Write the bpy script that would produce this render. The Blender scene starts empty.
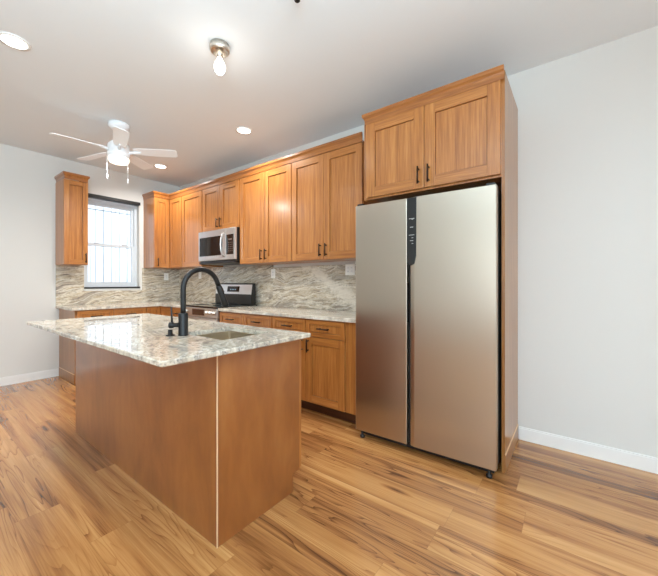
import bpy, bmesh, math, random
from mathutils import Vector, Matrix
random.seed(4)
PI = math.pi
sc = bpy.context.scene
COL = sc.collection

# ------------------------------------------------------------------ camera
F_PX, YAW, EYE, HORIZON = 327.1, 0.925, 1.21, 282.94
cam_d = bpy.data.cameras.new('camera'); cam = bpy.data.objects.new('camera', cam_d); COL.objects.link(cam)
cam.location = (0, 0, EYE); cam.rotation_euler = (PI/2, 0, -YAW)
cam_d.sensor_fit = 'HORIZONTAL'; cam_d.sensor_width = 36; cam_d.lens = 36*F_PX/658
cam_d.shift_y = (HORIZON-288)/658
cam_d.clip_start = 0.05
sc.camera = cam
# ------------------------------------------------------------------ exposure
vs = sc.view_settings
vs.view_transform = 'Standard'; vs.look = 'None'; vs.gamma = 1; vs.use_curve_mapping = False
vs.exposure = 0.05
# ------------------------------------------------------------------ sky
wd = bpy.data.worlds.new('overcast_sky'); sc.world = wd; wd.use_nodes = True
bgn = wd.node_tree.nodes['Background']; bgn.inputs[0].default_value = (0.86, 0.93, 1.0, 1); bgn.inputs[1].default_value = 3.4
# ------------------------------------------------------------------ added area lamps standing in for daylight at made-up windows behind the camera
W, D, H = 2.918, 5.383, 2.845
XL, YF = -2.9, -3.4
def area(name, loc, rot, sx, sy, power, col):
    l = bpy.data.lights.new(name, 'AREA'); l.shape = 'RECTANGLE'; l.size = sx; l.size_y = sy; l.energy = power; l.color = col
    o = bpy.data.objects.new(name, l); COL.objects.link(o); o.location = loc; o.rotation_euler = rot
    return o
area('added_daylight_left', (XL-0.42, -0.6, 1.25), (0, -PI/2-.42, 0), 2.2, 3.0, 24, (0.65, 0.87, 1.0))
area('added_daylight_front', (0.2, YF-0.42, 1.25), (PI/2+.42, 0, 0), 3.8, 2.2, 40, (0.65, 0.87, 1.0))
# added fill lamp lifting the ceiling from behind the camera, no known source
fl_ = area('added_ceiling_fill', (-0.5, -0.5, 1.95), (0, 0, 0), 1.5, 1.5, 182, (0.65, 0.87, 1.0))
fl_.rotation_euler = Vector((-0.20, 0.60, 0.90)).to_track_quat('-Z', 'Y').to_euler()

# ------------------------------------------------------------------ node helpers
def s2l(c):
    return tuple((x/12.92 if x <= 0.04045 else ((x+0.055)/1.055)**2.4) for x in (v/255 for v in c))
class NT:
    def __init__(s, name):
        s.m = bpy.data.materials.new(name); s.m.use_nodes = True; s.t = s.m.node_tree
        s.b = s.t.nodes['Principled BSDF']
    def n(s, kind, **kw):
        nd = s.t.nodes.new(kind)
        for k, v in kw.items(): setattr(nd, k, v)
        return nd
    def l(s, a, b): s.t.links.new(a, b)
    def setin(s, sock, v):
        if hasattr(v, 'is_output'): s.l(v, sock)
        else: sock.default_value = v
    def math(s, op, a, b=0.0, c=0.0):
        nd = s.n('ShaderNodeMath', operation=op)
        for i, v in enumerate((a, b, c)): s.setin(nd.inputs[i], v)
        return nd.outputs[0]
    def vmath(s, op, a, b=(0, 0, 0)):
        nd = s.n('ShaderNodeVectorMath', operation=op); s.setin(nd.inputs[0], a); s.setin(nd.inputs[1], b)
        return nd.outputs[0]
    def obj(s): return s.n('ShaderNodeTexCoord').outputs['Object']
    def rnd(s): return s.n('ShaderNodeObjectInfo').outputs['Random']
    def noise(s, vec, scale=1, detail=3, rough=0.5, dist=0.0):
        nd = s.n('ShaderNodeTexNoise'); s.l(vec, nd.inputs['Vector'])
        nd.inputs['Scale'].default_value = scale; nd.inputs['Detail'].default_value = detail
        nd.inputs['Roughness'].default_value = rough; nd.inputs['Distortion'].default_value = dist
        return nd.outputs['Fac'], nd.outputs['Color']
    def ramp(s, fac, stops):
        nd = s.n('ShaderNodeValToRGB'); s.l(fac, nd.inputs[0]); e = nd.color_ramp.elements
        while len(e) < len(stops): e.new(0.5)
        for el, (p, c) in zip(e, stops): el.position = p; el.color = (*s2l(c), 1)
        return nd.outputs[0]
    def mix(s, fac, a, b, mode='MIX'):
        nd = s.n('ShaderNodeMix', data_type='RGBA', blend_type=mode)
        s.setin(nd.inputs[0], fac)
        for i, v in ((6, a), (7, b)):
            if isinstance(v, tuple): nd.inputs[i].default_value = (*v[:3], 1)
            else: s.l(v, nd.inputs[i])
        return nd.outputs[2]
    def bump(s, h, strength=0.1, dist=0.01):
        nd = s.n('ShaderNodeBump'); s.l(h, nd.inputs['Height']); nd.inputs['Strength'].default_value = strength
        nd.inputs['Distance'].default_value = dist; s.l(nd.outputs[0], s.b.inputs['Normal'])
    def done(s, col=None, rough=None, metal=None, spec=None):
        for k, v in (('Base Color', col), ('Roughness', rough), ('Metallic', metal), ('Specular IOR Level', spec)):
            if v is None: continue
            if isinstance(v, tuple): v = (*v[:3], 1)
            s.setin(s.b.inputs[k], v)
        return s.m

def plain(name, rgb, rough=0.5, metal=0.0, spec=0.5, var=0.03):
    t = NT(name)
    f, _ = t.noise(t.obj(), 9, 3)
    c = s2l(rgb)
    lo = tuple(max(0, x*(1-var)) for x in c); hi = tuple(min(1, x*(1+var)) for x in c)
    return t.done(t.mix(f, lo, hi), rough, metal, spec)

def wood(name, stops, axis='z', rough=0.33, fine=1.0, figure=0.25):
    t = NT(name)
    off = t.n('ShaderNodeCombineXYZ'); r = t.rnd()
    for i, k in enumerate((13.0, 37.0, 71.0)): t.l(t.math('MULTIPLY', r, k), off.inputs[i])
    v = t.vmath('ADD', t.obj(), off.outputs[0])
    sc1 = dict(z=(1, 1, .035), x=(.035, 1, 1), y=(1, .035, 1))[axis]
    sc2 = dict(z=(1, 1, .05), x=(.05, 1, 1), y=(1, .05, 1))[axis]
    a, _ = t.noise(t.vmath('MULTIPLY', v, sc1), 120*fine, 4, .6)
    b, _ = t.noise(t.vmath('MULTIPLY', v, sc2), 9, 3, .5, 1.2)
    c, _ = t.noise(t.vmath('MULTIPLY', v, sc1), 34*fine, 2, .5)
    f = t.math('ADD', t.math('MULTIPLY', a, .50), t.math('ADD', t.math('MULTIPLY', b, figure*.6), t.math('MULTIPLY', c, .50-figure*.6)))
    t.bump(a, .04, .002)
    t.b.inputs['Coat Weight'].default_value = .45; t.b.inputs['Coat Roughness'].default_value = .2
    return t.done(t.ramp(f, stops), rough, 0, .5)

CAB = [(.34, (140, 82, 36)), (.46, (168, 105, 48)), (.54, (181, 117, 56)), (.68, (198, 138, 76))]
M = {}
M['wood'] = wood('stained_cherry_upright_grain', CAB)
M['wood_y'] = wood('stained_cherry_grain_along_run', CAB, 'y')
M['wood_x'] = wood('stained_cherry_grain_across', CAB, 'x')
M['crown'] = wood('stained_cherry_moulding', [(.33, (124, 70, 30)), (.5, (160, 98, 44)), (.68, (186, 122, 62))], 'y', .28)
def plywood():
    t = NT('stained_plywood_panel'); v = t.vmath('ADD', t.obj(), (3.1, 7.7, 1.3))
    a, _ = t.noise(t.vmath('MULTIPLY', v, (1, 1, .55)), 2.4, 4, .55, 1.5)
    b, _ = t.noise(t.vmath('MULTIPLY', v, (1, 1, .25)), 22, 3, .5, .4)
    f = t.math('ADD', t.math('MULTIPLY', a, .75), t.math('MULTIPLY', b, .25))
    t.b.inputs['Coat Weight'].default_value = .5; t.b.inputs['Coat Roughness'].default_value = .2
    return t.done(t.ramp(f, [(.3, (128, 74, 34)), (.5, (150, 90, 42)), (.7, (166, 106, 54))]), .28, 0, .5)
M['panel'] = plywood()
M['edge'] = plain('raw_plywood_edge', (222, 188, 150), .5)
M['tall'] = wood('stained_tall_panel', [(.33, (126, 76, 32)), (.5, (156, 102, 48)), (.68, (174, 120, 62))], 'z', .3)
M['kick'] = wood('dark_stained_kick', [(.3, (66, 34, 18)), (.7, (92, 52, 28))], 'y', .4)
M['dark'] = plain('dark_parts_gap_shade', (24, 17, 13), .7)  # for dark parts, and for gaps whose shade is put into the colour
M['bronze'] = plain('dark_bronze', (58, 42, 32), .32, .8)
M['black'] = plain('matte_black_metal', (34, 33, 33), .38, .4)
M['blackglass'] = plain('black_glass', (14, 16, 18), .06, 0, .6)
M['cooktop'] = plain('cooktop_glass', (22, 27, 28), .10, 0, .6)
M['blackplastic'] = plain('black_plastic', (26, 25, 25), .35)
M['silver'] = plain('bright_mark', (190, 190, 188), .4, .2)
M['white'] = plain('white_paint_trim', (236, 235, 232), .4)
M['fanwhite'] = plain('white_fan_enamel', (246, 248, 250), .4)
M['vinyl'] = plain('white_vinyl', (208, 213, 218), .35)
M['plate'] = plain('white_plastic_plate', (242, 240, 234), .35)
M['ceiling'] = plain('ceiling_paint', (233, 237, 239), .9, 0, .2, .006)
M['nickel'] = plain('brushed_nickel', (214, 208, 198), .36, 1.0)

def paint(name, rgb):
    t = NT(name); v = t.obj()
    f, _ = t.noise(v, 1.1, 2); g, _ = t.noise(v, 260, 2)
    c = s2l(rgb); t.bump(g, .03, .001)
    return t.done(t.mix(f, tuple(x*.985 for x in c), tuple(min(1, x*1.015) for x in c)), .75, 0, .25)
M['wall'] = paint('off_white_wall_paint', (219, 217, 212))

def steel(name, rgb, rough=.26, axis='z'):
    t = NT(name); v = t.obj()
    sc_ = dict(z=(1, 1, .004), y=(1, .006, 1), x=(.006, 1, 1))[axis]
    f, _ = t.noise(t.vmath('MULTIPLY', v, sc_), 260, 2)
    c = s2l(rgb)
    t.b.inputs['Anisotropic'].default_value = .35
    r = t.math('MULTIPLY_ADD', f, .012, rough-.006)
    return t.done(t.mix(f, tuple(x*.993 for x in c), tuple(min(1, x*1.007) for x in c)), r, 1.0)
M['steel'] = steel('brushed_stainless_door', (194, 183, 168), .30)
M['steel_h'] = steel('brushed_stainless_across', (216, 215, 213), .3, 'y')
M['sink'] = steel('brushed_sink_steel', (220, 210, 190), .34, 'x')

def granite(name, stretch, rot, scale=1.0, rough=.12, amt=1.0, speckle=.5, light=0.0, band=None):
    t = NT(name)
    mp = t.n('ShaderNodeMapping'); t.l(t.obj(), mp.inputs[0]); mp.inputs['Rotation'].default_value = rot
    v0 = mp.outputs[0]
    _, wc = t.noise(v0, 1.1*scale, 2, .45)
    warp = t.vmath('MULTIPLY', t.vmath('SUBTRACT', wc, (.5, .5, .5)), (.30*amt,)*3)
    _, wc2 = t.noise(v0, 9*scale, 3, .6)
    warp = t.vmath('ADD', warp, t.vmath('MULTIPLY', t.vmath('SUBTRACT', wc2, (.5, .5, .5)), (.022*amt,)*3))
    v = t.vmath('MULTIPLY', t.vmath('ADD', v0, warp), stretch)
    a, _ = t.noise(v, 2.4*scale, 9, .68)
    base = t.ramp(a, [(.30, (104, 94, 86)), (.40, (150, 136, 120)), (.47, (190, 174, 150)), (.53, (210, 200, 180)), (.60, (182, 162, 134)), (.70, (128, 116, 104))])
    tn, _ = t.noise(t.vmath('MULTIPLY', v, (.45, .45, .45)), 2.0*scale, 3, .5)
    tone = t.math('MINIMUM', 1.0, t.math('MULTIPLY', t.math('MAXIMUM', t.math('SUBTRACT', tn, .46), 0.0), 6.0))
    base = t.mix(t.math('MULTIPLY', tone, .55), base, s2l((142, 134, 128)))
    b, _ = t.noise(t.vmath('ADD', v, (5.2, 1.7, 9.1)), 1.5*scale, 8, .66)
    dark = t.math('MINIMUM', 1.0, t.math('MULTIPLY', t.math('MAXIMUM', t.math('SUBTRACT', b, .55), 0.0), 6.5))
    col = t.mix(t.math('MULTIPLY', dark, .7), base, s2l((98, 90, 86)))
    w, _ = t.noise(t.vmath('ADD', v, (1.2, 8.7, 4.1)), 1.3*scale, 6, .55)
    vein = t.math('MAXIMUM', t.math('SUBTRACT', 1.0, t.math('MULTIPLY', t.math('ABSOLUTE', t.math('SUBTRACT', w, .5)), 24.0)), 0.0)
    col = t.mix(t.math('MULTIPLY', vein, .8), col, s2l((232, 224, 208)))
    sp, _ = t.noise(v0, 48, 4, .65)
    col = t.mix(t.math('MULTIPLY', t.math('MAXIMUM', t.math('SUBTRACT', sp, .54), 0.0), 6*speckle), col, s2l((86, 84, 84)))
    if light: col = t.mix(light, col, s2l((236, 230, 218)))
    if band:      # one broad pale vein crossing the slab
        sp3 = t.n('ShaderNodeSeparateXYZ'); t.l(t.vmath('ADD', t.obj(), t.vmath('MULTIPLY', t.vmath('SUBTRACT', wc2, (.5, .5, .5)), (.22,)*3)), sp3.inputs[0])
        dd = t.math('ABSOLUTE', t.math('SUBTRACT', sp3.outputs[2], t.math('MULTIPLY_ADD', sp3.outputs[1], band[0], band[1])))
        col = t.mix(t.math('MULTIPLY', t.math('MINIMUM', 1.0, t.math('MAXIMUM', t.math('MULTIPLY_ADD', dd, -20.0, 1.7), 0.0)), .72), col, s2l((226, 217, 202)))
    return t.done(col, rough, 0, .5)
M['granite_back'] = granite('backsplash_stone_window_wall', (1.0, 1.0, 8.5), (0, .12, 0), 1.7, .16, .8, .45)
M['granite_right'] = granite('backsplash_stone_long_wall', (1.0, 1.0, 8.0), (.20, 0, 0), 1.5, .16, 1.0, .45)
M['granite_vein'] = granite('backsplash_stone_with_vein', (1.0, 1.0, 8.0), (.06, 0, 0), 1.5, .16, 1.0, .45, 0, (.62, .33))
M['granite_top'] = granite('counter_stone', (5.0, 1.0, 1.0), (0, 0, .12), 1.4, .10, 1.0, .5, .34)
M['granite_island'] = granite('island_counter_stone', (3.2, 1.0, 1.0), (0, 0, .35), 2.4, .035, 1.2, 1.3, .22)

def floor_mat():
    t = NT('oak_plank_floor'); v = t.obj()
    sp = t.n('ShaderNodeSeparateXYZ'); t.l(v, sp.inputs[0]); x, y = sp.outputs[0], sp.outputs[1]
    PW, PL = .182, 1.25
    xr = t.math('DIVIDE', x, PW); row = t.math('FLOOR', xr)
    wn = t.n('ShaderNodeTexWhiteNoise', noise_dimensions='1D'); t.l(row, wn.inputs['W'])
    yr = t.math('ADD', t.math('DIVIDE', y, PL), t.math('MULTIPLY', wn.outputs[0], 7.0)); colm = t.math('FLOOR', yr)
    cb = t.n('ShaderNodeCombineXYZ'); t.l(row, cb.inputs[0]); t.l(colm, cb.inputs[1])
    w2 = t.n('ShaderNodeTexWhiteNoise', noise_dimensions='2D'); t.l(cb.outputs[0], w2.inputs['Vector'])
    pid, pcol = w2.outputs['Value'], w2.outputs['Color']
    vv = t.vmath('ADD', v, t.vmath('MULTIPLY', pcol, (40, 40, 40)))
    # growth rings opened into cathedral figure: thin dark lines that come and go
    n1, _ = t.noise(t.vmath('MULTIPLY', vv, (5.5, .42, 1)), 1.0, 3, .45, .35)
    saw = t.math('FRACT', t.math('MULTIPLY', n1, 26.0))
    line = t.math('POWER', saw, 5.0)
    msk, _ = t.noise(t.vmath('MULTIPLY', vv, (3.0, .55, 1)), 1.0, 2, .5)
    mskv = t.math('MINIMUM', 1.0, t.math('MULTIPLY', t.math('MAXIMUM', t.math('SUBTRACT', msk, .42), 0.0), 6.0))
    fine, _ = t.noise(t.vmath('MULTIPLY', vv, (170, 3.2, 1)), 1.0, 4, .65)
    med, _ = t.noise(t.vmath('MULTIPLY', vv, (15, .55, 1)), 1.0, 4, .55, .5)
    big, _ = t.noise(t.vmath('MULTIPLY', vv, (5, .35, 1)), 1.0, 2, .5)
    f = t.math('ADD', t.math('MULTIPLY', fine, .18), t.math('ADD', t.math('MULTIPLY', med, .52), t.math('MULTIPLY', big, .32)))
    f = t.math('SUBTRACT', f, t.math('MULTIPLY', t.math('MULTIPLY', line, mskv), .16))
    f = t.math('ADD', f, t.math('MULTIPLY', t.math('SUBTRACT', pid, .5), .07))
    kn = t.n('ShaderNodeTexVoronoi'); t.l(t.vmath('MULTIPLY', vv, (5.5, 1.1, 0)), kn.inputs['Vector']); kn.inputs['Scale'].default_value = 1.0
    f = t.math('SUBTRACT', f, t.math('MULTIPLY', t.math('MAXIMUM', t.math('SUBTRACT', .13, kn.outputs['Distance']), 0.0), 2.0))
    col = t.ramp(f, [(.30, (92, 54, 28)), (.40, (138, 88, 47)), (.49, (176, 120, 68)), (.59, (200, 146, 88)), (.73, (218, 170, 112))])
    fx = t.math('FRACT', xr); fy = t.math('FRACT', yr)
    ex = t.math('MINIMUM', fx, t.math('SUBTRACT', 1.0, fx)); ey = t.math('MULTIPLY', t.math('MINIMUM', fy, t.math('SUBTRACT', 1.0, fy)), PL/PW)
    seam = t.math('LESS_THAN', t.math('MINIMUM', ex, ey), .008)
    col = t.mix(t.math('MULTIPLY', seam, .22), col, s2l((92, 58, 34)))
    t.bump(f, .05, .002)
    t.b.inputs['Coat Weight'].default_value = .45; t.b.inputs['Coat Roughness'].default_value = .22
    return t.done(col, t.math('MULTIPLY_ADD', fine, .10, .20), 0, .5)
M['floor'] = floor_mat()

def emit(name, rgb, strength):
    t = NT(name); t.b.inputs['Base Color'].default_value = (.9, .9, .9, 1)
    t.b.inputs['Emission Color'].default_value = (*s2l(rgb), 1); t.b.inputs['Emission Strength'].default_value = strength
    return t.m
M['lens'] = emit('lit_downlight_lens', (255, 250, 240), 9)
M['bulb'] = emit('lit_bulb', (255, 250, 240), 6)
M['fanlens'] = emit('lit_fan_diffuser', (255, 244, 224), 1.8)
def glass():
    t = NT('window_glass'); nt = t.t
    tr = t.n('ShaderNodeBsdfTransparent'); tr.inputs[0].default_value = (.95, .97, .98, 1)
    gl = t.n('ShaderNodeBsdfGlossy'); gl.inputs['Roughness'].default_value = .02
    fr = t.n('ShaderNodeFresnel'); fr.inputs[0].default_value = 1.45
    mx = t.n('ShaderNodeMixShader'); t.l(fr.outputs[0], mx.inputs[0]); t.l(tr.outputs[0], mx.inputs[1]); t.l(gl.outputs[0], mx.inputs[2])
    t.l(mx.outputs[0], nt.nodes['Material Output'].inputs[0]); return t.m
M['glass'] = glass()

# ------------------------------------------------------------------ mesh helpers
FACING = {'-x': lambda p, a, d, z: (p-d, a, z), '+x': lambda p, a, d, z: (p+d, a, z),
          '-y': lambda p, a, d, z: (a, p-d, z), '+y': lambda p, a, d, z: (a, p+d, z)}
class MB:
    def __init__(s): s.bm = bmesh.new(); s.slot = 0
    def box(s, x0, x1, y0, y1, z0, z1, bev=0.0):
        x0, x1 = sorted((x0, x1)); y0, y1 = sorted((y0, y1)); z0, z1 = sorted((z0, z1))
        t = bmesh.new()
        vs_ = [t.verts.new((x, y, z)) for x in (x0, x1) for y in (y0, y1) for z in (z0, z1)]
        for q in ((0, 1, 3, 2), (4, 6, 7, 5), (0, 4, 5, 1), (2, 3, 7, 6), (0, 2, 6, 4), (1, 5, 7, 3)): t.faces.new([vs_[i] for i in q])
        if bev: bmesh.ops.bevel(t, geom=t.edges[:], offset=bev, segments=2, profile=.5, affect='EDGES')
        s.merge(t); return s
    def merge(s, t, smooth=False):
        bmesh.ops.recalc_face_normals(t, faces=t.faces[:])
        mp = {v: s.bm.verts.new(v.co) for v in t.verts}
        for f in t.faces:
            try:
                nf = s.bm.faces.new([mp[v] for v in f.verts]); nf.material_index = s.slot; nf.smooth = smooth or f.smooth
            except ValueError: pass
        t.free()
    def fbox(s, fc, p, a0, a1, d0, d1, z0, z1, bev=0.0):
        q0 = FACING[fc](p, a0, d0, z0); q1 = FACING[fc](p, a1, d1, z1)
        return s.box(q0[0], q1[0], q0[1], q1[1], q0[2], q1[2], bev)
    def prism(s, pts, axis, lo, hi, bev=0.0):
        # polygon extruded along one axis; pts are the two other coordinates in x,y,z order
        t = bmesh.new()
        def mk(a, b, c): return {'x': (c, a, b), 'y': (a, c, b), 'z': (a, b, c)}[axis]
        lo_v = [t.verts.new(mk(a, b, lo)) for a, b in pts]; hi_v = [t.verts.new(mk(a, b, hi)) for a, b in pts]
        n = len(pts); t.faces.new(lo_v); t.faces.new(hi_v[::-1])
        for i in range(n): t.faces.new((lo_v[i], lo_v[(i+1) % n], hi_v[(i+1) % n], hi_v[i]))
        if bev: bmesh.ops.bevel(t, geom=t.edges[:], offset=bev, segments=2, profile=.5, affect='EDGES')
        s.merge(t); return s
    def lathe(s, cx, cy, prof, n=28, axis='z'):
        t = bmesh.new(); rings = []
        for r, z in prof:
            rings.append([t.verts.new(((cx + r*math.cos(2*PI*i/n), cy + r*math.sin(2*PI*i/n), z))) for i in range(n)] if r > 1e-5 else [t.verts.new((cx, cy, z))])
        for A, B in zip(rings, rings[1:]):
            for i in range(n):
                j = (i+1) % n
                if len(A) == 1 and len(B) == 1: continue
                if len(A) == 1: t.faces.new((A[0], B[i], B[j]))
                elif len(B) == 1: t.faces.new((A[i], A[j], B[0]))
                else: t.faces.new((A[i], A[j], B[j], B[i]))
        for R in (rings[0], rings[-1]):
            if len(R) > 1: t.faces.new(R)
        for f in t.faces: f.smooth = True
        s.merge(t); return s
    def tube(s, path, r, n=12, cap=True):
        t = bmesh.new(); path = [Vector(p) for p in path]; rr = r if isinstance(r, (list, tuple)) else [r]*len(path)
        rings = []; up = None
        for i, p in enumerate(path):
            d = (path[min(i+1, len(path)-1)] - path[max(i-1, 0)]).normalized()
            if up is None: up = Vector((0, 0, 1)) if abs(d.z) < .9 else Vector((1, 0, 0))
            u = (up - d*up.dot(d)).normalized(); w = d.cross(u); up = u
            rings.append([t.verts.new(p + rr[i]*(u*math.cos(2*PI*k/n) + w*math.sin(2*PI*k/n))) for k in range(n)])
        for A, B in zip(rings, rings[1:]):
            for k in range(n):
                f = t.faces.new((A[k], A[(k+1) % n], B[(k+1) % n], B[k])); f.smooth = True
        if cap: t.faces.new(rings[0]); t.faces.new(rings[-1])
        s.merge(t); return s
    def sweep(s, path, prof, closed_ends=True):
        # profile (outward, z) swept along a plan path, mitred; outward is to the right of travel
        t = bmesh.new(); P_ = [Vector(p) for p in path]; rings = []
        for i, p in enumerate(P_):
            ns = []
            if i > 0: e = (p - P_[i-1]).normalized(); ns.append(Vector((e.y, -e.x)))
            if i < len(P_)-1: e = (P_[i+1] - p).normalized(); ns.append(Vector((e.y, -e.x)))
            m = ns[0] if len(ns) == 1 else (ns[0]+ns[1]) / (1 + ns[0].dot(ns[1]))
            rings.append([t.verts.new((p.x + m.x*d, p.y + m.y*d, z)) for d, z in prof])
        n = len(prof)
        for A, B in zip(rings, rings[1:]):
            for k in range(n): t.faces.new((A[k], A[(k+1) % n], B[(k+1) % n], B[k]))
        t.faces.new(rings[0]); t.faces.new(rings[-1][::-1])
        s.merge(t); return s
    def build(s, name, mats, parent=None):
        me = bpy.data.meshes.new(name)
        off = Vector((0, 0, 0)); p = parent
        while p is not None: off += p.location; p = p.parent
        origin = Vector((0, 0, 0))
        if parent is None:
            xs = [v.co for v in s.bm.verts]
            origin = Vector(((min(c.x for c in xs)+max(c.x for c in xs))/2, (min(c.y for c in xs)+max(c.y for c in xs))/2, min(c.z for c in xs)))
            off = origin
        for v in s.bm.verts: v.co -= off
        bmesh.ops.recalc_face_normals(s.bm, faces=s.bm.faces[:])
        s.bm.to_mesh(me); s.bm.free()
        o = bpy.data.objects.new(name, me); COL.objects.link(o)
        for m in (mats if isinstance(mats, list) else [mats]): me.materials.append(m)
        o.location = origin
        if parent is not None: o.parent = parent
        return o
def thing(name, label, cat, loc, group=None):
    o = bpy.data.objects.new(name, None); COL.objects.link(o); o.location = loc; o.empty_display_size = .1
    o['label'] = label; o['category'] = cat
    if group: o['group'] = group
    return o
def tag(o, label, cat, group=None):
    o['label'] = label; o['category'] = cat
    if group: o['group'] = group
    return o
def struct(o): o['kind'] = 'structure'; return o
def anchor(name, loc):
    o = bpy.data.objects.new(name, None); COL.objects.link(o); o.location = loc; o['kind'] = 'structure'; return o

# ------------------------------------------------------------------ the room
def keep(o):      # floor and walls keep world coordinates for their patterns
    me = o.data; me.transform(Matrix.Translation(o.location)); o.location = (0, 0, 0); return o
struct(keep(MB().box(XL-.15, W+.15, YF-.15, D+.15, -.06, 0).build('floor', M['floor'])))
struct(keep(MB().box(XL-.15, W+.15, YF-.15, D+.15, H, H+.1).build('ceiling', M['ceiling'])))
struct(keep(MB().box(W, W+.12, YF-.12, D+.12, 0, H).build('wall_right', M['wall'])))
WX0, WX1, WZ0, WZ1 = 1.564, 2.272, 1.13, 2.452
b = MB(); T = .16
b.box(XL, WX0, D, D+T, 0, H); b.box(WX1, W, D, D+T, 0, H); b.box(WX0, WX1, D, D+T, 0, WZ0); b.box(WX0, WX1, D, D+T, WZ1, H)
struct(keep(b.build('wall_back', M['wall'])))
b = MB(); y0, y1, z0, z1 = -2.0, .8, .55, 2.45
b.box(XL-.12, XL, YF, y0, 0, H); b.box(XL-.12, XL, y1, D, 0, H); b.box(XL-.12, XL, y0, y1, 0, z0); b.box(XL-.12, XL, y0, y1, z1, H)
struct(keep(b.build('wall_left', M['wall'])))
b = MB(); x0, x1 = -1.6, 2.0
b.box(XL, x0, YF-.12, YF, 0, H); b.box(x1, W, YF-.12, YF, 0, H); b.box(x0, x1, YF-.12, YF, 0, z0); b.box(x0, x1, YF-.12, YF, z1, H)
struct(keep(b.build('wall_front', M['wall'])))
def bb(o0, o1, fc, p, name):
    m = MB()
    m.fbox(fc, p, o0, o1, 0, .012, 0, .088, 0); m.fbox(fc, p, o0, o1, 0, .008, .088, .098, 0)
    struct(m.build(name, M['white']))
bb(YF, .352, '-x', W, 'baseboard_right'); bb(XL, 1.285, '-y', D, 'baseboard_back')
bb(YF, D, '+x', XL, 'baseboard_left'); bb(XL, W, '+y', YF, 'baseboard_front')

# kitchen window: white double-hung unit set in the reveal
w1 = anchor('window_1', ((WX0+WX1)/2, D+.12, WZ0))
b = MB(); ya, yb = D+.09, D+.16; zt = WZ1-.045; fz0 = WZ0+.02
b.box(WX0, WX0+.035, ya, yb, fz0, zt); b.box(WX1-.035, WX1, ya, yb, fz0, zt); b.box(WX0+.035, WX1-.035, ya, yb, zt-.05, zt); b.box(WX0+.035, WX1-.035, ya, yb, fz0, fz0+.03)
b.build('window_frame', M['vinyl'], w1)
def sash(z0, z1, yy):
    m = MB(); x0, x1 = WX0+.035, WX1-.035; r = .034
    m.box(x0, x0+r, yy, yy+.03, z0, z1); m.box(x1-r, x1, yy, yy+.03, z0, z1); m.box(x0+r, x1-r, yy, yy+.03, z0, z0+r+.012); m.box(x0+r, x1-r, yy, yy+.03, z1-r, z1)
    o = m.build('sash', M['vinyl'], w1)
    MB().box(x0+r, x1-r, yy+.012, yy+.017, z0+r, z1-r).build('pane', M['glass'], o)
    return o
lo = sash(fz0+.03, 1.775, D+.095); sash(1.74, zt-.05, D+.127)
for x in (1.74, 2.10): MB().box(x-.03, x+.03, D+.085, D+.115, 1.775, 1.79, .004).build('sash_lock', M['vinyl'], lo)
struct(MB().box(WX0-.004, WX1+.014, D-.012, D+.09, WZ1-.045, WZ1, .004).build('trim_1', M['blackplastic']))
struct(MB().box(WX0-.004, WX1+.01, D-.012, D+.09, WZ0, WZ0+.022, .004).build('trim_2', M['blackplastic']))
# unseen windows behind the camera, added to light the room
w2 = anchor('added_window_2', (XL, -.6, .55)); b = MB()
for y in (-2.0, -1.09, -.6-.51+.98, .74): b.box(XL-.09, XL-.02, y, y+.06, .55, 2.45)
b.box(XL-.09, XL-.02, -2, .8, .55, .61); b.box(XL-.09, XL-.02, -2, .8, 2.39, 2.45); b.build('window_frame', M['white'], w2)
w3 = anchor('added_window_3', (.2, YF, .55)); b = MB()
for x in (-1.6, -.42, .76, 1.94): b.box(x, x+.06, YF-.09, YF-.02, .55, 2.45)
b.box(-1.6, 2, YF-.09, YF-.02, .55, .61); b.box(-1.6, 2, YF-.09, YF-.02, 2.39, 2.45); b.build('window_frame', M['white'], w3)

# outside the kitchen window
b = MB()
for k, x in enumerate((1.55, 1.66, 1.769, 1.871, 1.976, 2.085, 2.191, 2.30)): b.tube([(x, D+.24, 1.0), (x, D+.24, 2.55)], .005, 8)
for z in (1.09, 2.28): b.box(1.45, 2.4, D+.232, D+.248, z, z+.014)
for x in (1.47, 2.37):
    for z in (1.097, 2.287): b.box(x-.01, x+.01, D+.1605, D+.24, z-.01, z+.01)
tag(b.build('security_grille', M['silver'].copy()), 'metal security bars fixed outside the kitchen window', 'window grille')
bpy.data.objects['security_grille'].data.materials[0] = plain('grey_painted_bars', (186, 190, 196), .5)
b = MB(); x = -1.5
while x < 6:
    b.box(x, x+.19, 7.9, 7.93, 0, 4.2); b.box(x+.19, x+.23, 7.925, 7.95, 0, 4.2); x += .23
tag(b.build('neighbouring_wall', plain('pale_siding', (226, 230, 236), .7)), 'pale ribbed siding wall seen through the kitchen window', 'outside wall')
tag(MB().box(-4, 8, D+.2, 9, -.4, -.02).build('outside_paving', plain('pale_paving', (176, 174, 170), .8)), 'pale paved yard outside the kitchen window', 'paving')

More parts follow.
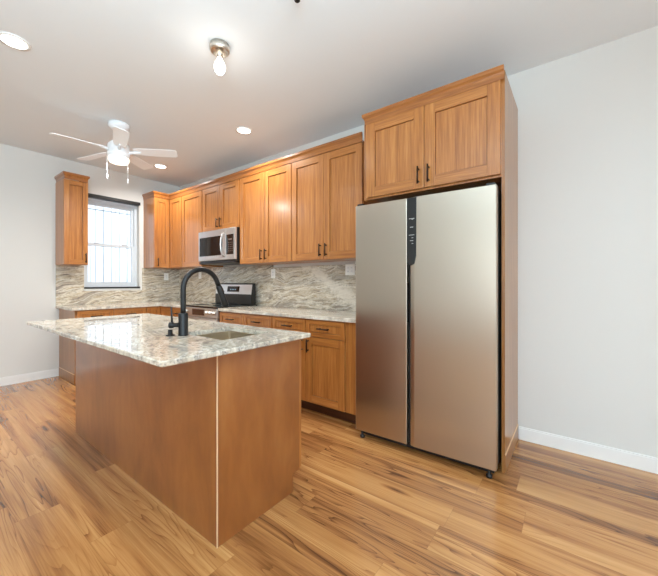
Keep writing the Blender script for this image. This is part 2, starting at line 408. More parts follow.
# ------------------------------------------------------------------ cabinet helpers
WOODH = {'-x': 'wood_y', '+x': 'wood_y', '-y': 'wood_x', '+y': 'wood_x'}
def pull(parent, fc, p, a, z, vert=True, L=.125):
    # round bar on two posts; (a, z) is its centre on the face at plane p
    m = MB(); f = FACING[fc]; h = L/2; q = L*.36
    if vert:
        m.tube([f(p, a, .030, z-h), f(p, a, .030, z+h)], .0065, 10)
        for s_ in (-q, q): m.tube([f(p, a, -.001, z+s_), f(p, a, .031, z+s_)], .0060, 8)
    else:
        m.tube([f(p, a-h, .030, z), f(p, a+h, .030, z)], .0065, 10)
        for s_ in (-q, q): m.tube([f(p, a+s_, -.001, z), f(p, a+s_, .031, z)], .0060, 8)
    return m.build('handle', M['bronze'], parent)
def shaker(name, parent, fc, p, a0, a1, z0, z1, fr=.07, th=.02, rec=.010):
    """frame-and-panel front standing th proud of plane p"""
    m = MB(); a0, a1 = sorted((a0, a1)); fr = min(fr, (a1-a0)*.36, (z1-z0)*.33)
    m.fbox(fc, p, a0, a0+fr, 0, th, z0, z1, .0018); m.fbox(fc, p, a1-fr, a1, 0, th, z0, z1, .0018)
    m.fbox(fc, p, a0+fr-.004, a1-fr+.004, 0, .003, z0+fr-.004, z1-fr+.004)
    m.fbox(fc, p, a0+fr+.0035, a1-fr-.0035, .003, th-rec, z0+fr+.0035, z1-fr-.0035)
    m.slot = 1
    m.fbox(fc, p, a0+fr, a1-fr, 0, th-.0004, z0, z0+fr, .0015); m.fbox(fc, p, a0+fr, a1-fr, 0, th-.0004, z1-fr, z1, .0015)
    return m.build(name, [M['wood'], M[WOODH[fc]]], parent)
CROWN = [(0, 0), (.003, 0), (.004, .034), (.009, .046), (.017, .056), (.020, .062), (.020, .082), (0, .082)]
def crown(pz): return [(d, pz+z) for d, z in CROWN]
UZ0, UZ1 = 1.442, 2.502
XU, YU = W-.35, D-.35         # door faces of the upper runs
UPD = .33                     # carcass depth
G = .002

# ------------------------------------------------------------------ upper cabinets
def upper_right(name, label, y0, y1, z0, doors, handles, group=None, zh=1.538):
    t = thing(name, label, 'cabinet', (W-UPD/2, (y0+y1)/2, z0), group)
    MB().box(W-UPD, W-.002, y0+G/2, y1-G/2, z0, UZ1).build('cabinet_body', M['wood'], t)
    ds = [shaker('door', t, '-x', W-UPD, a0, a1, z0+.004, UZ1-.004) for a0, a1 in doors]
    for i, a in handles: pull(ds[i], '-x', XU, a, zh)
    return t
upper_right('wall_cabinet', 'two-door upper wooden cabinet next to the tall refrigerator cabinet', 1.552, 2.444, UZ0, [(1.557, 2.000), (2.004, 2.440)], [(0, 1.965), (1, 2.04)])
upper_right('wall_cabinet', 'two-door upper wooden cabinet just right of the microwave', 2.446, 3.326, UZ0, [(2.450, 2.876), (2.880, 3.318)], [(0, 2.84), (1, 2.915)])
upper_right('wall_cabinet', 'short two-door wooden cabinet directly above the microwave', 3.330, 4.142, 1.905, [(3.338, 3.736), (3.740, 4.138)], [(0, 3.70), (1, 3.775)], zh=2.0)
upper_right('wall_cabinet', 'single-door upper wooden cabinet left of the microwave with glossy window reflection', 4.146, 4.69, UZ0, [(4.156, 4.684)], [])
# corner cabinet, an L in plan with a door leaf on each arm
XC = 2.333
t = thing('corner_cabinet', 'L-shaped corner upper wooden cabinet right of the window', 'cabinet', (W-.3, D-.3, UZ0))
MB().prism([(XC, D-.002), (XC, D-UPD), (W-UPD, D-UPD), (W-UPD, 4.692), (W-.002, 4.692), (W-.002, D-.002)], 'z', UZ0, UZ1).build('cabinet_body', M['wood'], t)
dl = shaker('door', t, '-y', D-UPD, XC+.002, XU-.004, UZ0+.004, UZ1-.004, .06)
pull(dl, '-y', YU, XC+.05, 1.525)
shaker('door', t, '-x', W-UPD, 4.696, YU-.003, UZ0+.004, UZ1-.004, .06)
# crown along the whole run
m = MB().sweep([(XC, D-.002), (XC, YU), (XU, YU), (XU, 1.552)][::-1], [(-d, z) for d, z in crown(UZ1)])
m.box(XC+.001, W-.003, YU+.001, D-.003, UZ1+.002, UZ1+.012); m.box(XU+.001, W-.003, 1.553, YU, UZ1+.002, UZ1+.012)
tag(m.build('crown_molding', M['crown']), 'long wooden crown molding along the tops of the upper cabinets', 'molding')
# lone cabinet left of the window
XA, XB = 1.252, 1.505
t = thing('wall_cabinet', 'narrow single-door upper wooden cabinet alone left of the window', 'cabinet', ((XA+XB)/2, D-UPD/2, UZ0))
MB().box(XA, XB, D-UPD, D-.002, UZ0, UZ1).build('cabinet_body', M['wood'], t)
d1 = shaker('door', t, '-y', D-UPD, XA+.002, XB-.002, UZ0+.004, UZ1-.004, .058)
pull(d1, '-y', YU, XB-.03, 1.53)
MB().sweep([(XA+.008, D-.002), (XA+.008, YU), (XB-.008, YU), (XB-.008, D-.002)][::-1], [(-d, z) for d, z in crown(UZ1)]).build('crown_molding', M['crown'], t)
# tall refrigerator cabinet
TX, TY0, TY1 = 2.331, .358, 1.392
t = thing('refrigerator_cabinet', 'deep two-door wooden cabinet over the refrigerator with full-height side panel', 'cabinet', (W-.3, TY0, 0))
MB().box(TX, W-.002, TY0, TY0+.019, 0, 2.562).build('side_panel', M['tall'], t)
m = MB(); m.prism([(TY0-.004, .002), (TY0-.0002, .002), (TY0-.0002, .118), (TY0-.004, .112)], 'x', TX+.001, W-.015)
m.slot = 1; m.prism([(TY0-.006, .112), (TY0-.0002, .112), (TY0-.0002, .119), (TY0-.003, .119)], 'x', TX+.001, W-.015)
m.build('base_strip', [M['tall'], M['edge']], t)
MB().box(TX, W-.002, TY0+.019, TY1, 1.888, 2.51).build('cabinet_body', M['wood'], t)
da = shaker('door', t, '-x', TX, TY0+.022, .876, 1.903, 2.503, .078); db = shaker('door', t, '-x', TX, .880, 1.362, 1.903, 2.503, .078)
pull(da, '-x', TX-.02, .842, 1.995); pull(db, '-x', TX-.02, .917, 1.995)
m = MB(); m.sweep([(TX-.020, TY0+.001), (TX-.020, TY1-.02), (W-.002, TY1-.02)], [(-d, z) for d, z in crown(2.497)][::-1])
m.build('crown_molding', M['crown'], t)

# ------------------------------------------------------------------ base cabinets
CT, CB = .914, .880             # counter top and underside
XBF, YBF = W-.61, D-.61         # carcass faces; doors stand 20 mm proud
def base_right(label, y0, y1, split, filler=None):
    t = thing('base_cabinet', label, 'cabinet', (W-.3, (y0+y1)/2, 0))
    MB().box(XBF, W-.004, y0+G/2, y1-G/2, .11, CB).build('cabinet_body', M['wood'], t)
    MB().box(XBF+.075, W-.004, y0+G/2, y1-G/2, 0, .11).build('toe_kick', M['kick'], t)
    for a0, a1, hs in split:
        dr = shaker('drawer', t, '-x', XBF, a0, a1, .722, .872, .04)
        pull(dr, '-x', XBF-.02, (a0+a1)/2, .80, False)
        do = shaker('door', t, '-x', XBF, a0, a1, .116, .716, .068)
        pull(do, '-x', XBF-.02, a0+.033 if hs < 0 else a1-.033, .636, True, .118)
    if filler: MB().box(XBF-.002, XBF+.02, filler[0], filler[1], .11, CB).build('filler_strip', M['wood'], t)
    return t
t = base_right('two-drawer base cabinet next to the refrigerator', 1.405, 2.444, [(1.562, 1.992, 1), (2.000, 2.438, -1)], (1.41, 1.552))
base_right('two-drawer base cabinet right beside the range', 2.448, 3.336, [(2.452, 2.886, 1), (2.894, 3.330, -1)])
t = thing('base_cabinet', 'small single-drawer base cabinet between the range and the corner', 'cabinet', (W-.3, 4.27, 0))
MB().box(XBF, W-.004, 4.132, 4.404, .11, CB).build('cabinet_body', M['wood'], t)
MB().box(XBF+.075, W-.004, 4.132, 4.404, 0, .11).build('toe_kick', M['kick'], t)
dr = shaker('drawer', t, '-x', XBF, 4.138, 4.40, .722, .872, .04); pull(dr, '-x', XBF-.02, 4.27, .80, False)
do = shaker('door', t, '-x', XBF, 4.138, 4.40, .116, .716, .06); pull(do, '-x', XBF-.02, 4.17, .636)
t = thing('corner_cabinet', 'L-shaped corner base cabinet under the counter left of the range', 'cabinet', (W-.3, D-.3, 0))
XK = 2.104
MB().prism([(XK, D-.004), (XK, YBF), (XBF, YBF), (XBF, 4.408), (W-.004, 4.408), (W-.004, D-.004)], 'z', .11, CB).build('cabinet_body', M['wood'], t)
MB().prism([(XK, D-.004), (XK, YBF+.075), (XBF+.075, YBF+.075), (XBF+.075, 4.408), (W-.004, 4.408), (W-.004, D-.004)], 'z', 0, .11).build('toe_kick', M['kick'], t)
shaker('door', t, '-y', YBF, XK+.006, XBF-.024, .116, .872, .045); shaker('door', t, '-x', XBF, 4.414, YBF-.022, .116, .872, .06)
t = thing('base_cabinet', 'two-drawer base cabinet under the window with its side panel exposed', 'cabinet', (1.7, D-.3, 0))
MB().box(1.303, XK-.002, YBF, D-.004, .11, CB).build('cabinet_body', M['wood'], t)
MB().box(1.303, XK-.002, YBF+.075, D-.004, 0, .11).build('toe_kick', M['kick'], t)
m = MB(); m.box(1.288, 1.303, YBF-.01, D-.004, 0, CB); m.build('end_panel', M['tall'], t)
m = MB(); m.box(1.282, 1.288, YBF-.01, D-.016, .002, .112); m.slot = 1; m.box(1.281, 1.288, YBF-.01, D-.016, .112, .118); m.build('base_strip', [M['tall'], M['edge']], t)
for a0, a1, hs in ((1.309, 1.694, 1), (1.700, 2.092, -1)):
    dr = shaker('drawer', t, '-y', YBF, a0, a1, .722, .872, .04); pull(dr, '-y', YBF-.02, (a0+a1)/2, .80, False)
    do = shaker('door', t, '-y', YBF, a0, a1, .116, .716, .068); pull(do, '-y', YBF-.02, a1-.033 if hs > 0 else a0+.033, .636)

# countertops and backsplashes
XCF, YCF = W-.648, D-.648
m = MB().prism([(1.252, D-.002), (1.252, YCF), (XCF, YCF), (XCF, 4.131), (W-.002, 4.131), (W-.002, D-.002)], 'z', CB+.001, CT, .003)
tag(m.build('countertop', M['granite_top']), 'L-shaped stone countertop running under the window to the range', 'countertop')
m = MB().box(XCF, W-.002, 1.392, 3.336, CB+.001, CT, .003)
tag(m.build('countertop', M['granite_top']), 'straight stone countertop between the range and the refrigerator', 'countertop')
ST = .014; YS = D-.0015; Z0 = CT+.001; Z1 = UZ0-.001
m = MB().prism([(1.254, Z0), (W-.002, Z0), (W-.002, Z1), (2.312, Z1), (2.312, 1.10), (1.556, 1.10), (1.556, Z1), (1.254, Z1)], 'y', YS-ST, YS)
tag(m.build('backsplash', M['granite_back']), 'stone backsplash slab below and beside the window', 'backsplash')
m = MB().box(W-.0015-ST, W-.0015, 3.09, YS-ST-.001, Z0, Z1)
tag(m.build('backsplash', M['granite_right']), 'stone backsplash slab behind the range and under the microwave', 'backsplash')
m = MB().box(W-.0015-ST, W-.0015, 1.393, 3.088, Z0, 1.408)
tag(m.build('backsplash', M['granite_vein']), 'stone backsplash slab with a pale diagonal vein next to the refrigerator', 'backsplash')

def outlet(label, fc, p, a, z, gangs=1):
    t = thing('wall_outlet', label, 'outlet', FACING[fc](p, a, 0, z-.06), 'wall outlets on the backsplash')
    w = .036 + .023*(gangs-1)
    MB().fbox(fc, p, a-w, a+w, .0005, .007, z-.058, z+.058, .002).build('cover_plate', M['plate'], t)
    for g in range(gangs):
        aa = a + (g-(gangs-1)/2)*.046
        m = MB().fbox(fc, p, aa-.017, aa+.017, .007, .009, z-.034, z+.034, .0015); m.slot = 1
        for s_ in (-1, 1):
            m.fbox(fc, p, aa-.007, aa-.005, .009, .0094, z+s_*.018-.004, z+s_*.018+.004); m.fbox(fc, p, aa+.005, aa+.007, .009, .0094, z+s_*.018-.004, z+s_*.018+.004)
        m.build('receptacle', [M['white'], M['dark']], t)
PS = W-.0015-ST
outlet('small outlet on the window-wall backsplash beneath the corner cabinet', '-y', YS-ST, 2.68, 1.312)
outlet('outlet left of the range seen through the faucet arch', '-x', PS, 4.735, 1.335)
outlet('single outlet right of the range under the upper cabinets', '-x', PS, 3.075, 1.328)
outlet('wide double outlet next to the refrigerator', '-x', PS, 1.905, 1.352, 2)

# ------------------------------------------------------------------ microwave
y0, y1, z0, z1, xf = 3.334, 4.134, 1.492, 1.902, 2.508
t = thing('microwave', 'stainless over-the-range microwave between the upper cabinets', 'microwave', (W-.2, 3.734, z0))
MB().box(xf+.03, W-.004, y0, y1, z0, z1, .004).build('case', M['blackplastic'], t)
ys = y0+.185
dr = MB().box(xf, xf+.029, ys, y1, z0+.012, z1-.002, .004).build('door', M['steel_h'], t)
MB().box(xf-.002, xf+.002, ys+.075, y1-.03, z0+.075, z1-.085, .001).build('window_glass', M['blackglass'], dr)
p = [(xf, ys+.035, z0+.05), (xf-.03, ys+.035, z0+.075), (xf-.046, ys+.035, z0+.13), (xf-.052, ys+.035, z0+.2), (xf-.046, ys+.035, z0+.27), (xf-.03, ys+.035, z0+.325), (xf, ys+.035, z0+.35)]
MB().tube(p, .010, 12).build('handle', M['steel_h'], dr)
pn = MB().box(xf, xf+.029, y0, ys-.002, z0+.012, z1-.002, .004).build('control_panel', M['steel_h'], t)
m = MB().box(xf-.002, xf+.002, y0+.028, ys-.012, z0+.075, z1-.085, .001); m.slot = 1
m.box(xf-.003, xf-.0015, y0+.055, ys-.06, z1-.155, z1-.140)
for r in range(5):
    for c_ in range(3): m.box(xf-.003, xf-.0015, y0+.045+c_*.036, y0+.062+c_*.036, z0+.115+r*.026, z0+.122+r*.026)
m.build('keypad', [M['blackglass'], plain('dim_key_marks', (120, 100, 92), .4)], pn)
m = MB().box(xf+.005, xf+.36, y0+.01, y1-.01, z0-.03, z0-.001, .003); m.build('vent_grille', M['blackplastic'], t)

# ------------------------------------------------------------------ range
y0, y1, xf = 3.340, 4.128, 2.262
t = thing('range', 'stainless freestanding range with black glass cooktop under the microwave', 'range', (W-.3, 3.738, 0))
MB().box(xf+.03, W-.02, y0+.001, y1-.001, .05, .905, .003).build('range_body', M['blackplastic'], t)
MB().box(xf+.05, W-.05, y0+.02, y1-.02, 0, .05).build('range_base', M['dark'], t)
ck = MB().box(xf-.004, W-.05, y0, y1, .906, .926, .005).build('cooktop', M['cooktop'], t)
bg_ = plain('burner_grey', (70, 74, 76), .3)
for cx, cy, r in ((2.44, 3.55, .1), (2.44, 3.93, .085), (2.68, 3.55, .075), (2.68, 3.93, .1)):
    MB().lathe(cx, cy, [(r-.004, .9262), (r-.004, .9268), (r, .9268), (r, .9262)], 32).build('burner_ring', bg_, ck)
fp = MB().box(xf, xf+.029, y0+.002, y1-.002, .79, .904, .004).build('control_strip', M['steel_h'], t)
MB().box(xf-.002, xf+.001, y0+.26, y1-.26, .812, .885).build('display_window', plain('brown_reflection_glass', (74, 50, 38), .15), fp)  # brown reflection painted into the glass colour
def knob(yy, zz):
    mm = MB(); mm.tube([(xf+.001, yy, zz), (xf-.012, yy, zz), (xf-.014, yy, zz), (xf-.034, yy, zz), (xf-.036, yy, zz)], [.024, .024, .019, .017, .012], 18)
    return mm.build('knob', M['nickel'], fp)
for yy in (y0+.06, y0+.13, y0+.2, y1-.12, y1-.05): knob(yy, .85)
od = MB().box(xf-.004, xf+.029, y0+.004, y1-.004, .25, .784, .005).build('oven_door', M['steel_h'], t)
MB().box(xf-.006, xf-.002, y0+.12, y1-.12, .37, .64, .001).build('oven_glass', M['blackglass'], od)
m = MB(); m.tube([(xf-.05, y0+.05, .735), (xf-.05, y1-.05, .735)], .012, 12)
for yy in (y0+.08, y1-.08): m.tube([(xf-.003, yy, .735), (xf-.05, yy, .735)], .009, 8)
m.build('handle', M['steel_h'], od)
MB().box(xf-.002, xf+.029, y0+.004, y1-.004, .07, .244, .005).build('storage_drawer', M['steel_h'], t)
bk = MB().prism([(2.765, .927), (2.84, .927), (2.84, 1.205), (2.815, 1.205), (2.795, 1.190), (2.775, 1.06), (2.765, 1.045)], 'y', y0+.002, y1-.002, .003).build('backguard', M['blackplastic'], t)
MB().prism([(2.7700, 1.060), (2.7745, 1.060), (2.7940, 1.189), (2.7895, 1.189)], 'y', y0+.010, y1-.004, .001).build('control_face', M['steel_h'], bk)
m = MB().prism([(2.7730, 1.090), (2.7760, 1.090), (2.7870, 1.165), (2.7840, 1.165)], 'y', 3.60, 3.86)
m.slot = 1
for k in range(4): m.prism([(2.7755, 1.115), (2.7780, 1.115), (2.7800, 1.128), (2.7775, 1.128)], 'y', 3.67+k*.036, 3.69+k*.036)
m.build('clock_display', [M['blackglass'], plain('pale_digits', (150, 178, 200), .4)], bk)

# ------------------------------------------------------------------ refrigerator (built square, then stood very slightly askew as in the photo)
FX = 2.197; y0, y1 = .384, 1.382; zb, zt = .062, 1.812
t = thing('refrigerator', 'stainless side-by-side refrigerator in the wooden cabinet surround', 'refrigerator', (2.22, .40, 0))
MB().box(FX+.062, W-.03, y0+.008, y1-.008, .05, zt-.005, .006).build('cabinet_case', plain('dark_grey_case', (58, 56, 54), .45), t)
m = MB().box(FX+.05, FX+.3, y0+.02, y1-.02, .022, .05); m.build('base_grille', M['dark'], t)
RD0, RD1 = y0, .934
rd = MB().prism([(FX, RD0), (FX, .903), (FX+.005, RD1-.002), (FX+.058, RD1), (FX+.058, RD0)], 'z', zb, zt, .004).build('door', M['steel'], t)
ld = MB().box(FX, FX+.058, .957, y1, zb, zt, .005).build('door', M['steel'], t)
MB().box(FX+.035, FX+.058, .936, .955, zb, zt-.002).build('gap_shade_strip', M['dark'], t)  # dark strip between the doors, the gap's shade put into its colour
m = MB().prism([(.886, zt-.002), (.955, zt-.002), (.955, 1.345), (.935, 1.33), (.900, 1.345), (.888, 1.40)], 'x', FX-.003, FX+.02, .001)
m.slot = 1
for k, z in enumerate((1.66, 1.655, 1.545, 1.525, 1.505, 1.485, 1.60)):
    w = .020 if k in (0, 2) else .012
    m.box(FX-.0036, FX-.0028, .92-w, .92+w-.012*(k % 2), z, z+.004)
m.build('control_panel', [M['blackplastic'], M['silver']], t)
MB().box(FX-.001, FX+.02, .951, .9575, .93, 1.21, .001).build('grip_shade_strip', M['dark'], ld)  # solid dark strip on the door edge, painted as the grip's shade
for yy in (y0+.045, y1-.045):
    mm = MB(); mm.lathe(FX+.03, yy, [(.018, .001), (.018, .018), (.009, .02), (.009, .062)], 16); mm.build('leveling_foot', M['black'], t)
hg = MB(); hg.box(FX+.01, FX+.12, y0+.01, y0+.06, zt-.001, zt+.016, .003); hg.build('hinge_cover', M['blackplastic'], t)
hg = MB(); hg.box(FX+.01, FX+.12, y1-.06, y1-.01, zt-.001, zt+.016, .003); hg.build('hinge_cover', M['blackplastic'], t)
t.rotation_euler = (0, 0, .018)

# ------------------------------------------------------------------ island
IB = .889
IX0, IX1, IY0, IY1 = .884, 1.440, 1.305, 3.249
t = thing('kitchen_island', 'long wooden island with plain panel sides in the room middle', 'island', ((IX0+IX1)/2, (IY0+IY1)/2, 0))
m = MB()
SX0, SX1, SY0, SY1 = 1.018, 1.350, 1.460, 1.852
m.box(IX0+.012, IX1, IY0+.019, IY1-.019, .11, .66)
m.box(IX0+.012, SX0-.03, IY0+.019, IY1-.019, .66, IB); m.box(SX1+.03, IX1, IY0+.019, IY1-.019, .66, IB)
m.box(SX0-.03, SX1+.03, SY1+.03, IY1-.019, .66, IB); m.box(SX0-.03, SX1+.03, IY0+.019, SY0-.03, .66, IB)
m.build('island_body', M['wood'], t)
MB().box(IX0, IX0+.012, IY0+.003, IY1-.003, .001, IB).build('back_panel', M['panel'], t)
m = MB(); m.prism([(IX0+.006, .001), (1.385, .001), (1.385, .108), (IX1, .108), (IX1, IB), (IX0+.006, IB)], 'y', IY0, IY0+.019); m.build('end_panel', M['panel'], t)
m = MB(); m.prism([(IX0+.012, .001), (1.385, .001), (1.385, .108), (IX1, .108), (IX1, IB), (IX0+.012, IB)], 'y', IY1-.019, IY1); m.build('end_panel', M['panel'], t)
MB().box(IX0-.002, IX0+.003, IY0-.002, IY0+.002, .001, IB).build('corner_strip', M['edge'], t)['label'] = 'pale raw plywood edge strip'
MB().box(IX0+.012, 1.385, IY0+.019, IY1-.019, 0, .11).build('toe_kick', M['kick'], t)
n = 4; wy = (IY1-IY0)/n
for k in range(n):
    d_ = shaker('door', t, '+x', IX1, IY0+k*wy+.002, IY0+(k+1)*wy-.002, .116, .872, .068)
    pull(d_, '+x', IX1+.02, IY0+(k+1)*wy-.035 if k % 2 == 0 else IY0+k*wy+.035, .75)
# island countertop with sink cutout
CX0, CX1, CY0, CY1 = .602, 1.482, 1.244, 3.352
def slab_with_hole():
    m = MB(); t_ = bmesh.new(); r = .022
    def rr(x0, x1, y0, y1, r, n=5):
        out = []
        for cx, cy, a in ((x1-r, y1-r, 0), (x0+r, y1-r, PI/2), (x0+r, y0+r, PI), (x1-r, y0+r, 1.5*PI)):
            for i in range(n+1): out.append((cx+r*math.cos(a+i*PI/2/n), cy+r*math.sin(a+i*PI/2/n)))
        return out
    O = rr(CX0, CX1, CY0, CY1, .018); I = rr(SX0, SX1, SY0, SY1, .009); n = len(O); bv = .004
    Oi = rr(CX0+bv, CX1-bv, CY0+bv, CY1-bv, .014); z0, z1 = IB+.001, CT
    L = [[t_.verts.new((x, y, z)) for x, y in P_] for P_, z in ((I, z0), (Oi, z0), (O, z0+bv), (O, z1-bv), (Oi, z1), (I, z1))]
    for A, B in zip(L, L[1:]+L[:1]):
        for i in range(n): t_.faces.new((A[i], A[(i+1) % n], B[(i+1) % n], B[i]))
    m.merge(t_); return m
tag(slab_with_hole().build('island_countertop', M['granite_island']), 'large pale stone island countertop with a sink cutout', 'countertop')
# sink: open basin under the cutout
def basin():
    m = MB(); t_ = bmesh.new(); e = .006
    def ring(x0, x1, y0, y1, z, r, n=5):
        out = []
        for cx, cy, a in ((x1-r, y1-r, 0), (x0+r, y1-r, PI/2), (x0+r, y0+r, PI), (x1-r, y0+r, 1.5*PI)):
            for i in range(n+1): out.append(t_.verts.new((cx+r*math.cos(a+i*PI/2/n), cy+r*math.sin(a+i*PI/2/n), z)))
        return out
    zt_ = IB
    L = [ring(SX0-.022, SX1+.022, SY0-.022, SY1+.022, zt_-.003, .03), ring(SX0-.022, SX1+.022, SY0-.022, SY1+.022, zt_, .03),
         ring(SX0-e, SX1+e, SY0-e, SY1+e, zt_, .014), ring(SX0-e, SX1+e, SY0-e, SY1+e, zt_-.16, .014),
         ring(SX0+.012, SX1-.012, SY0+.012, SY1-.012, zt_-.19, .03), ring(SX0+.12, SX1-.12, SY0+.14, SY1-.14, zt_-.195, .03)]
    L2 = [ring(SX0-e-.003, SX1+e+.003, SY0-e-.003, SY1+e+.003, zt_-.003, .024), ring(SX0-e-.003, SX1+e+.003, SY0-e-.003, SY1+e+.003, zt_-.17, .024), ring(SX0+.01, SX1-.01, SY0+.01, SY1-.01, zt_-.2, .03)]
    for LL in (L, [L[0]]+L2):
        for A, B in zip(LL, LL[1:]):
            n = len(A)
            for i in range(n): t_.faces.new((A[i], A[(i+1) % n], B[(i+1) % n], B[i]))
    t_.faces.new(L[-1]); t_.faces.new(L2[-1])
    m.merge(t_); return m
t = thing('sink', 'stainless undermount sink set into the island countertop', 'sink', ((SX0+SX1)/2, (SY0+SY1)/2, IB-.2))
basin().build('basin', M['sink'], t)
cx, cy = (SX0+SX1)/2, (SY0+SY1)/2
MB().lathe(cx, cy, [(.0, IB-.1945), (.045, IB-.1945), (.045, IB-.190), (.036, IB-.190), (.03, IB-.193), (0, IB-.193)], 24).build('drain', M['nickel'], t)
# faucet
fx, fy = .979, 1.768
t = thing('faucet', 'tall black gooseneck faucet standing beside the island sink', 'faucet', (fx, fy, CT))
MB().lathe(fx, fy, [(.027, CT+.0005), (.027, CT+.006), (.0255, CT+.008), (.0255, 1.035), (.023, 1.040), (.0165, 1.041)], 24).build('faucet_body', M['black'], t)
R = .113; zc = 1.176
p = [(fx, fy, 1.03+i*.04) for i in range(4)] + [(fx+R-R*math.cos(a), fy, zc+R*math.sin(a)) for a in [PI*k/20 for k in range(0, 19)]]
e = Vector(p[-1]); d = (Vector(p[-1])-Vector(p[-2])).normalized()
p += [tuple(e+d*.02)]
MB().tube(p, .0148, 16).build('spout', M['black'], t)
q = e+d*.02
sp = MB().tube([tuple(q), tuple(q+d*.008), tuple(q+d*.09), tuple(q+d*.135), tuple(q+d*.141)], [.0155, .018, .019, .021, .018], 16).build('spray_head', M['black'], t)
MB().tube([tuple(q+d*.02+Vector((.016, 0, .005))), tuple(q+d*.05+Vector((.018, 0, .005)))], .006, 8).build('spray_button', M['blackplastic'], sp)
hb = MB(); hb.tube([(fx-.02, fy+.006, .974), (fx-.038, fy+.026, .974), (fx-.041, fy+.029, .974), (fx-.056, fy+.043, .974), (fx-.058, fy+.045, .974)], [.012, .012, .018, .018, .014], 14)
hb = hb.build('handle_hub', M['black'], t)
MB().tube([(fx-.046, fy+.034, .985), (fx-.047, fy+.036, 1.02), (fx-.049, fy+.038, 1.075)], [.006, .0052, .0045], 10).build('lever', M['black'], hb)
dx, dy = fx-.048, fy+.05
t = thing('soap_dispenser_cap', 'small black capped fitting on the island countertop behind the faucet', 'soap dispenser', (dx, dy, CT))
MB().lathe(dx, dy, [(.024, CT+.0005), (.024, CT+.005), (.013, CT+.007), (.012, CT+.034), (0, CT+.035)], 20).build('stem', M['black'], t)

# ------------------------------------------------------------------ ceiling things
def downlight(label, x, y):
    t = thing('downlight', label, 'ceiling light', (x, y, H-.02), 'recessed downlights in the ceiling')
    MB().lathe(x, y, [(.066, H-.0005), (.088, H-.0005), (.086, H-.006), (.070, H-.009), (.066, H-.004)], 32).build('trim_ring', M['white'], t)
    MB().lathe(x, y, [(0, H-.0055), (.067, H-.0055), (.067, H-.002), (0, H-.002)], 32).build('lens', M['lens'], t)
    l = bpy.data.lights.new('downlight_beam', 'AREA'); l.shape = 'DISK'; l.size = .13; l.energy = 15; l.color = (1, .97, .92); l.spread = 2.6
    o = bpy.data.objects.new('downlight_beam', l); COL.objects.link(o); o.location = (0, 0, .02-.0105); o.parent = t
downlight('round recessed downlight at the left edge, nearest the camera', .485, 3.033)
downlight('round recessed downlight in front of the upper cabinets', 2.249, 2.835)
downlight('round recessed downlight beyond the fan near the corner cabinet', 2.236, 4.637)
# flush nickel holder with one bare bulb
bx_, by_ = 1.345, 1.955
t = thing('bulb_light', 'brushed nickel ceiling light holding one bare glowing bulb', 'ceiling light', (bx_, by_, H-.2))
MB().lathe(bx_, by_, [(.02, H-.0005), (.066, H-.0005), (.066, H-.040), (.060, H-.046), (.055, H-.046), (.052, H-.030), (.02, H-.030)], 32).build('canopy', M['nickel'], t)
MB().lathe(bx_, by_, [(.020, H-.031), (.022, H-.062), (.019, H-.085), (.0, H-.085)], 24).build('socket', M['nickel'], t)
MB().lathe(bx_, by_, [(.014, H-.086), (.018, H-.10), (.032, H-.125), (.038, H-.150), (.034, H-.175), (.02, H-.195), (0, H-.202)], 24).build('bulb', M['bulb'], t)
bl_ = bpy.data.lights.new('bulb_glow', 'POINT'); bl_.energy = 1.0; bl_.color = (1, .94, .88); bl_.shadow_soft_size = .04
bo_ = bpy.data.objects.new('bulb_glow', bl_); COL.objects.link(bo_); bo_.parent = t; bo_.location = (0, 0, -.05)
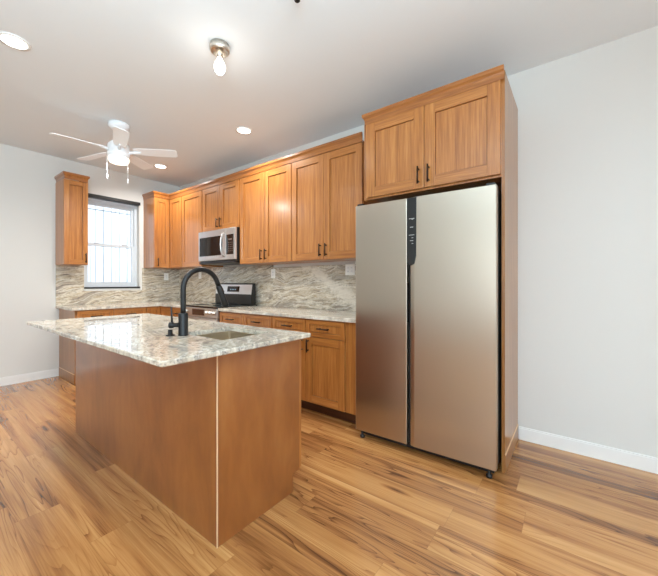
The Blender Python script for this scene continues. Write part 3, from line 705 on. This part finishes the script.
# ceiling fan
cx, cy = 1.388, 3.757
t = thing('ceiling_fan', 'white five-blade ceiling fan with a lit round diffuser', 'ceiling fan', (cx, cy, 2.42))
MB().lathe(cx, cy, [(.02, H-.0005), (.094, H-.0005), (.094, H-.03), (.07, H-.055), (.03, H-.065), (.016, H-.065)], 28).build('canopy', M['fanwhite'], t)
MB().lathe(cx, cy, [(.014, H-.066), (.014, 2.655)], 14).build('downrod', M['fanwhite'], t)
mt = MB().lathe(cx, cy, [(.03, 2.660), (.065, 2.656), (.094, 2.630), (.100, 2.600), (.097, 2.55), (.102, 2.545), (.102, 2.498), (.094, 2.494), (0, 2.494)], 32).build('motor_housing', M['fanwhite'], t)
MB().lathe(cx, cy, [(.090, 2.4935), (.094, 2.470), (.082, 2.448), (.045, 2.436), (0, 2.434)], 32).build('light_diffuser', M['fanlens'], t)
for k in range(5):
    a = math.radians(324+72*k); ca, sa = math.cos(a), math.sin(a); tilt = -math.radians(12)
    bm_ = bmesh.new(); th = .006
    out = [(.135, -.045), (.20, -.058), (.50, -.066), (.535, -.060), (.548, -.045), (.548, .045), (.535, .060), (.50, .066), (.20, .058), (.135, .045)]
    lay = []
    for dz in (-th/2, th/2):
        lay.append([bm_.verts.new((cx + r*ca - s_*math.cos(tilt)*sa, cy + r*sa + s_*math.cos(tilt)*ca, 2.572 + r*(.04*ca - .035*sa) + s_*math.sin(tilt) + dz)) for r, s_ in out])
    bm_.faces.new(lay[0]); bm_.faces.new(lay[1][::-1]); n = len(out)
    for i in range(n): bm_.faces.new((lay[0][i], lay[0][(i+1) % n], lay[1][(i+1) % n], lay[1][i]))
    m = MB(); m.merge(bm_); bl = m.build('blade', M['fanwhite'], t)
    m = MB(); m.tube([(cx+.09*ca, cy+.09*sa, 2.562), (cx+.16*ca, cy+.16*sa, 2.566), (cx+.2*ca, cy+.2*sa, 2.57)], [.016, .014, .008], 8); m.build('blade_iron', M['fanwhite'], bl)
ri = Vector((math.cos(YAW), -math.sin(YAW), 0))
for s_, zl in ((-.088, 2.265), (.124, 2.215)):
    q = Vector((cx, cy, 0)) + ri*s_ - Vector((math.sin(YAW), math.cos(YAW), 0))*.05
    m = MB(); m.tube([(q.x, q.y, 2.50), (q.x, q.y, zl+.05)], .0022, 6); ch = m.build('pull_chain', M['fanwhite'], t)
    MB().lathe(q.x, q.y, [(.003, zl+.05), (.006, zl+.04), (.007, zl+.01), (0, zl)], 10).build('pull_fob', M['fanwhite'], ch)
fl = bpy.data.lights.new('fan_lamp', 'AREA'); fl.shape = 'DISK'; fl.size = .17; fl.energy = 14; fl.color = (1, .96, .91)
fo = bpy.data.objects.new('fan_lamp', fl); COL.objects.link(fo); fo.parent = t; fo.location = (0, 0, .01)
# dark lamp head just peeking in at the top edge of the view
px, py = 1.330, 1.226
t = thing('spot_lamp', 'dark ceiling lamp head barely peeking into the top edge', 'ceiling light', (px, py, H-.1))
MB().lathe(px-.03, py-.03, [(.02, H-.0005), (.045, H-.0005), (.045, H-.02), (.012, H-.024)], 20).build('mount', M['black'], t)
MB().tube([(px-.03, py-.03, H-.02), (px-.025, py-.025, H-.05)], .008, 10).build('stem', M['black'], t)
MB().tube([(px-.03, py-.03, H-.045), (px-.022, py-.024, H-.055), (px+.012, py+.006, H-.070), (px+.016, py+.009, H-.072)], [.010, .016, .017, .013], 18).build('lamp_head', M['black'], t)
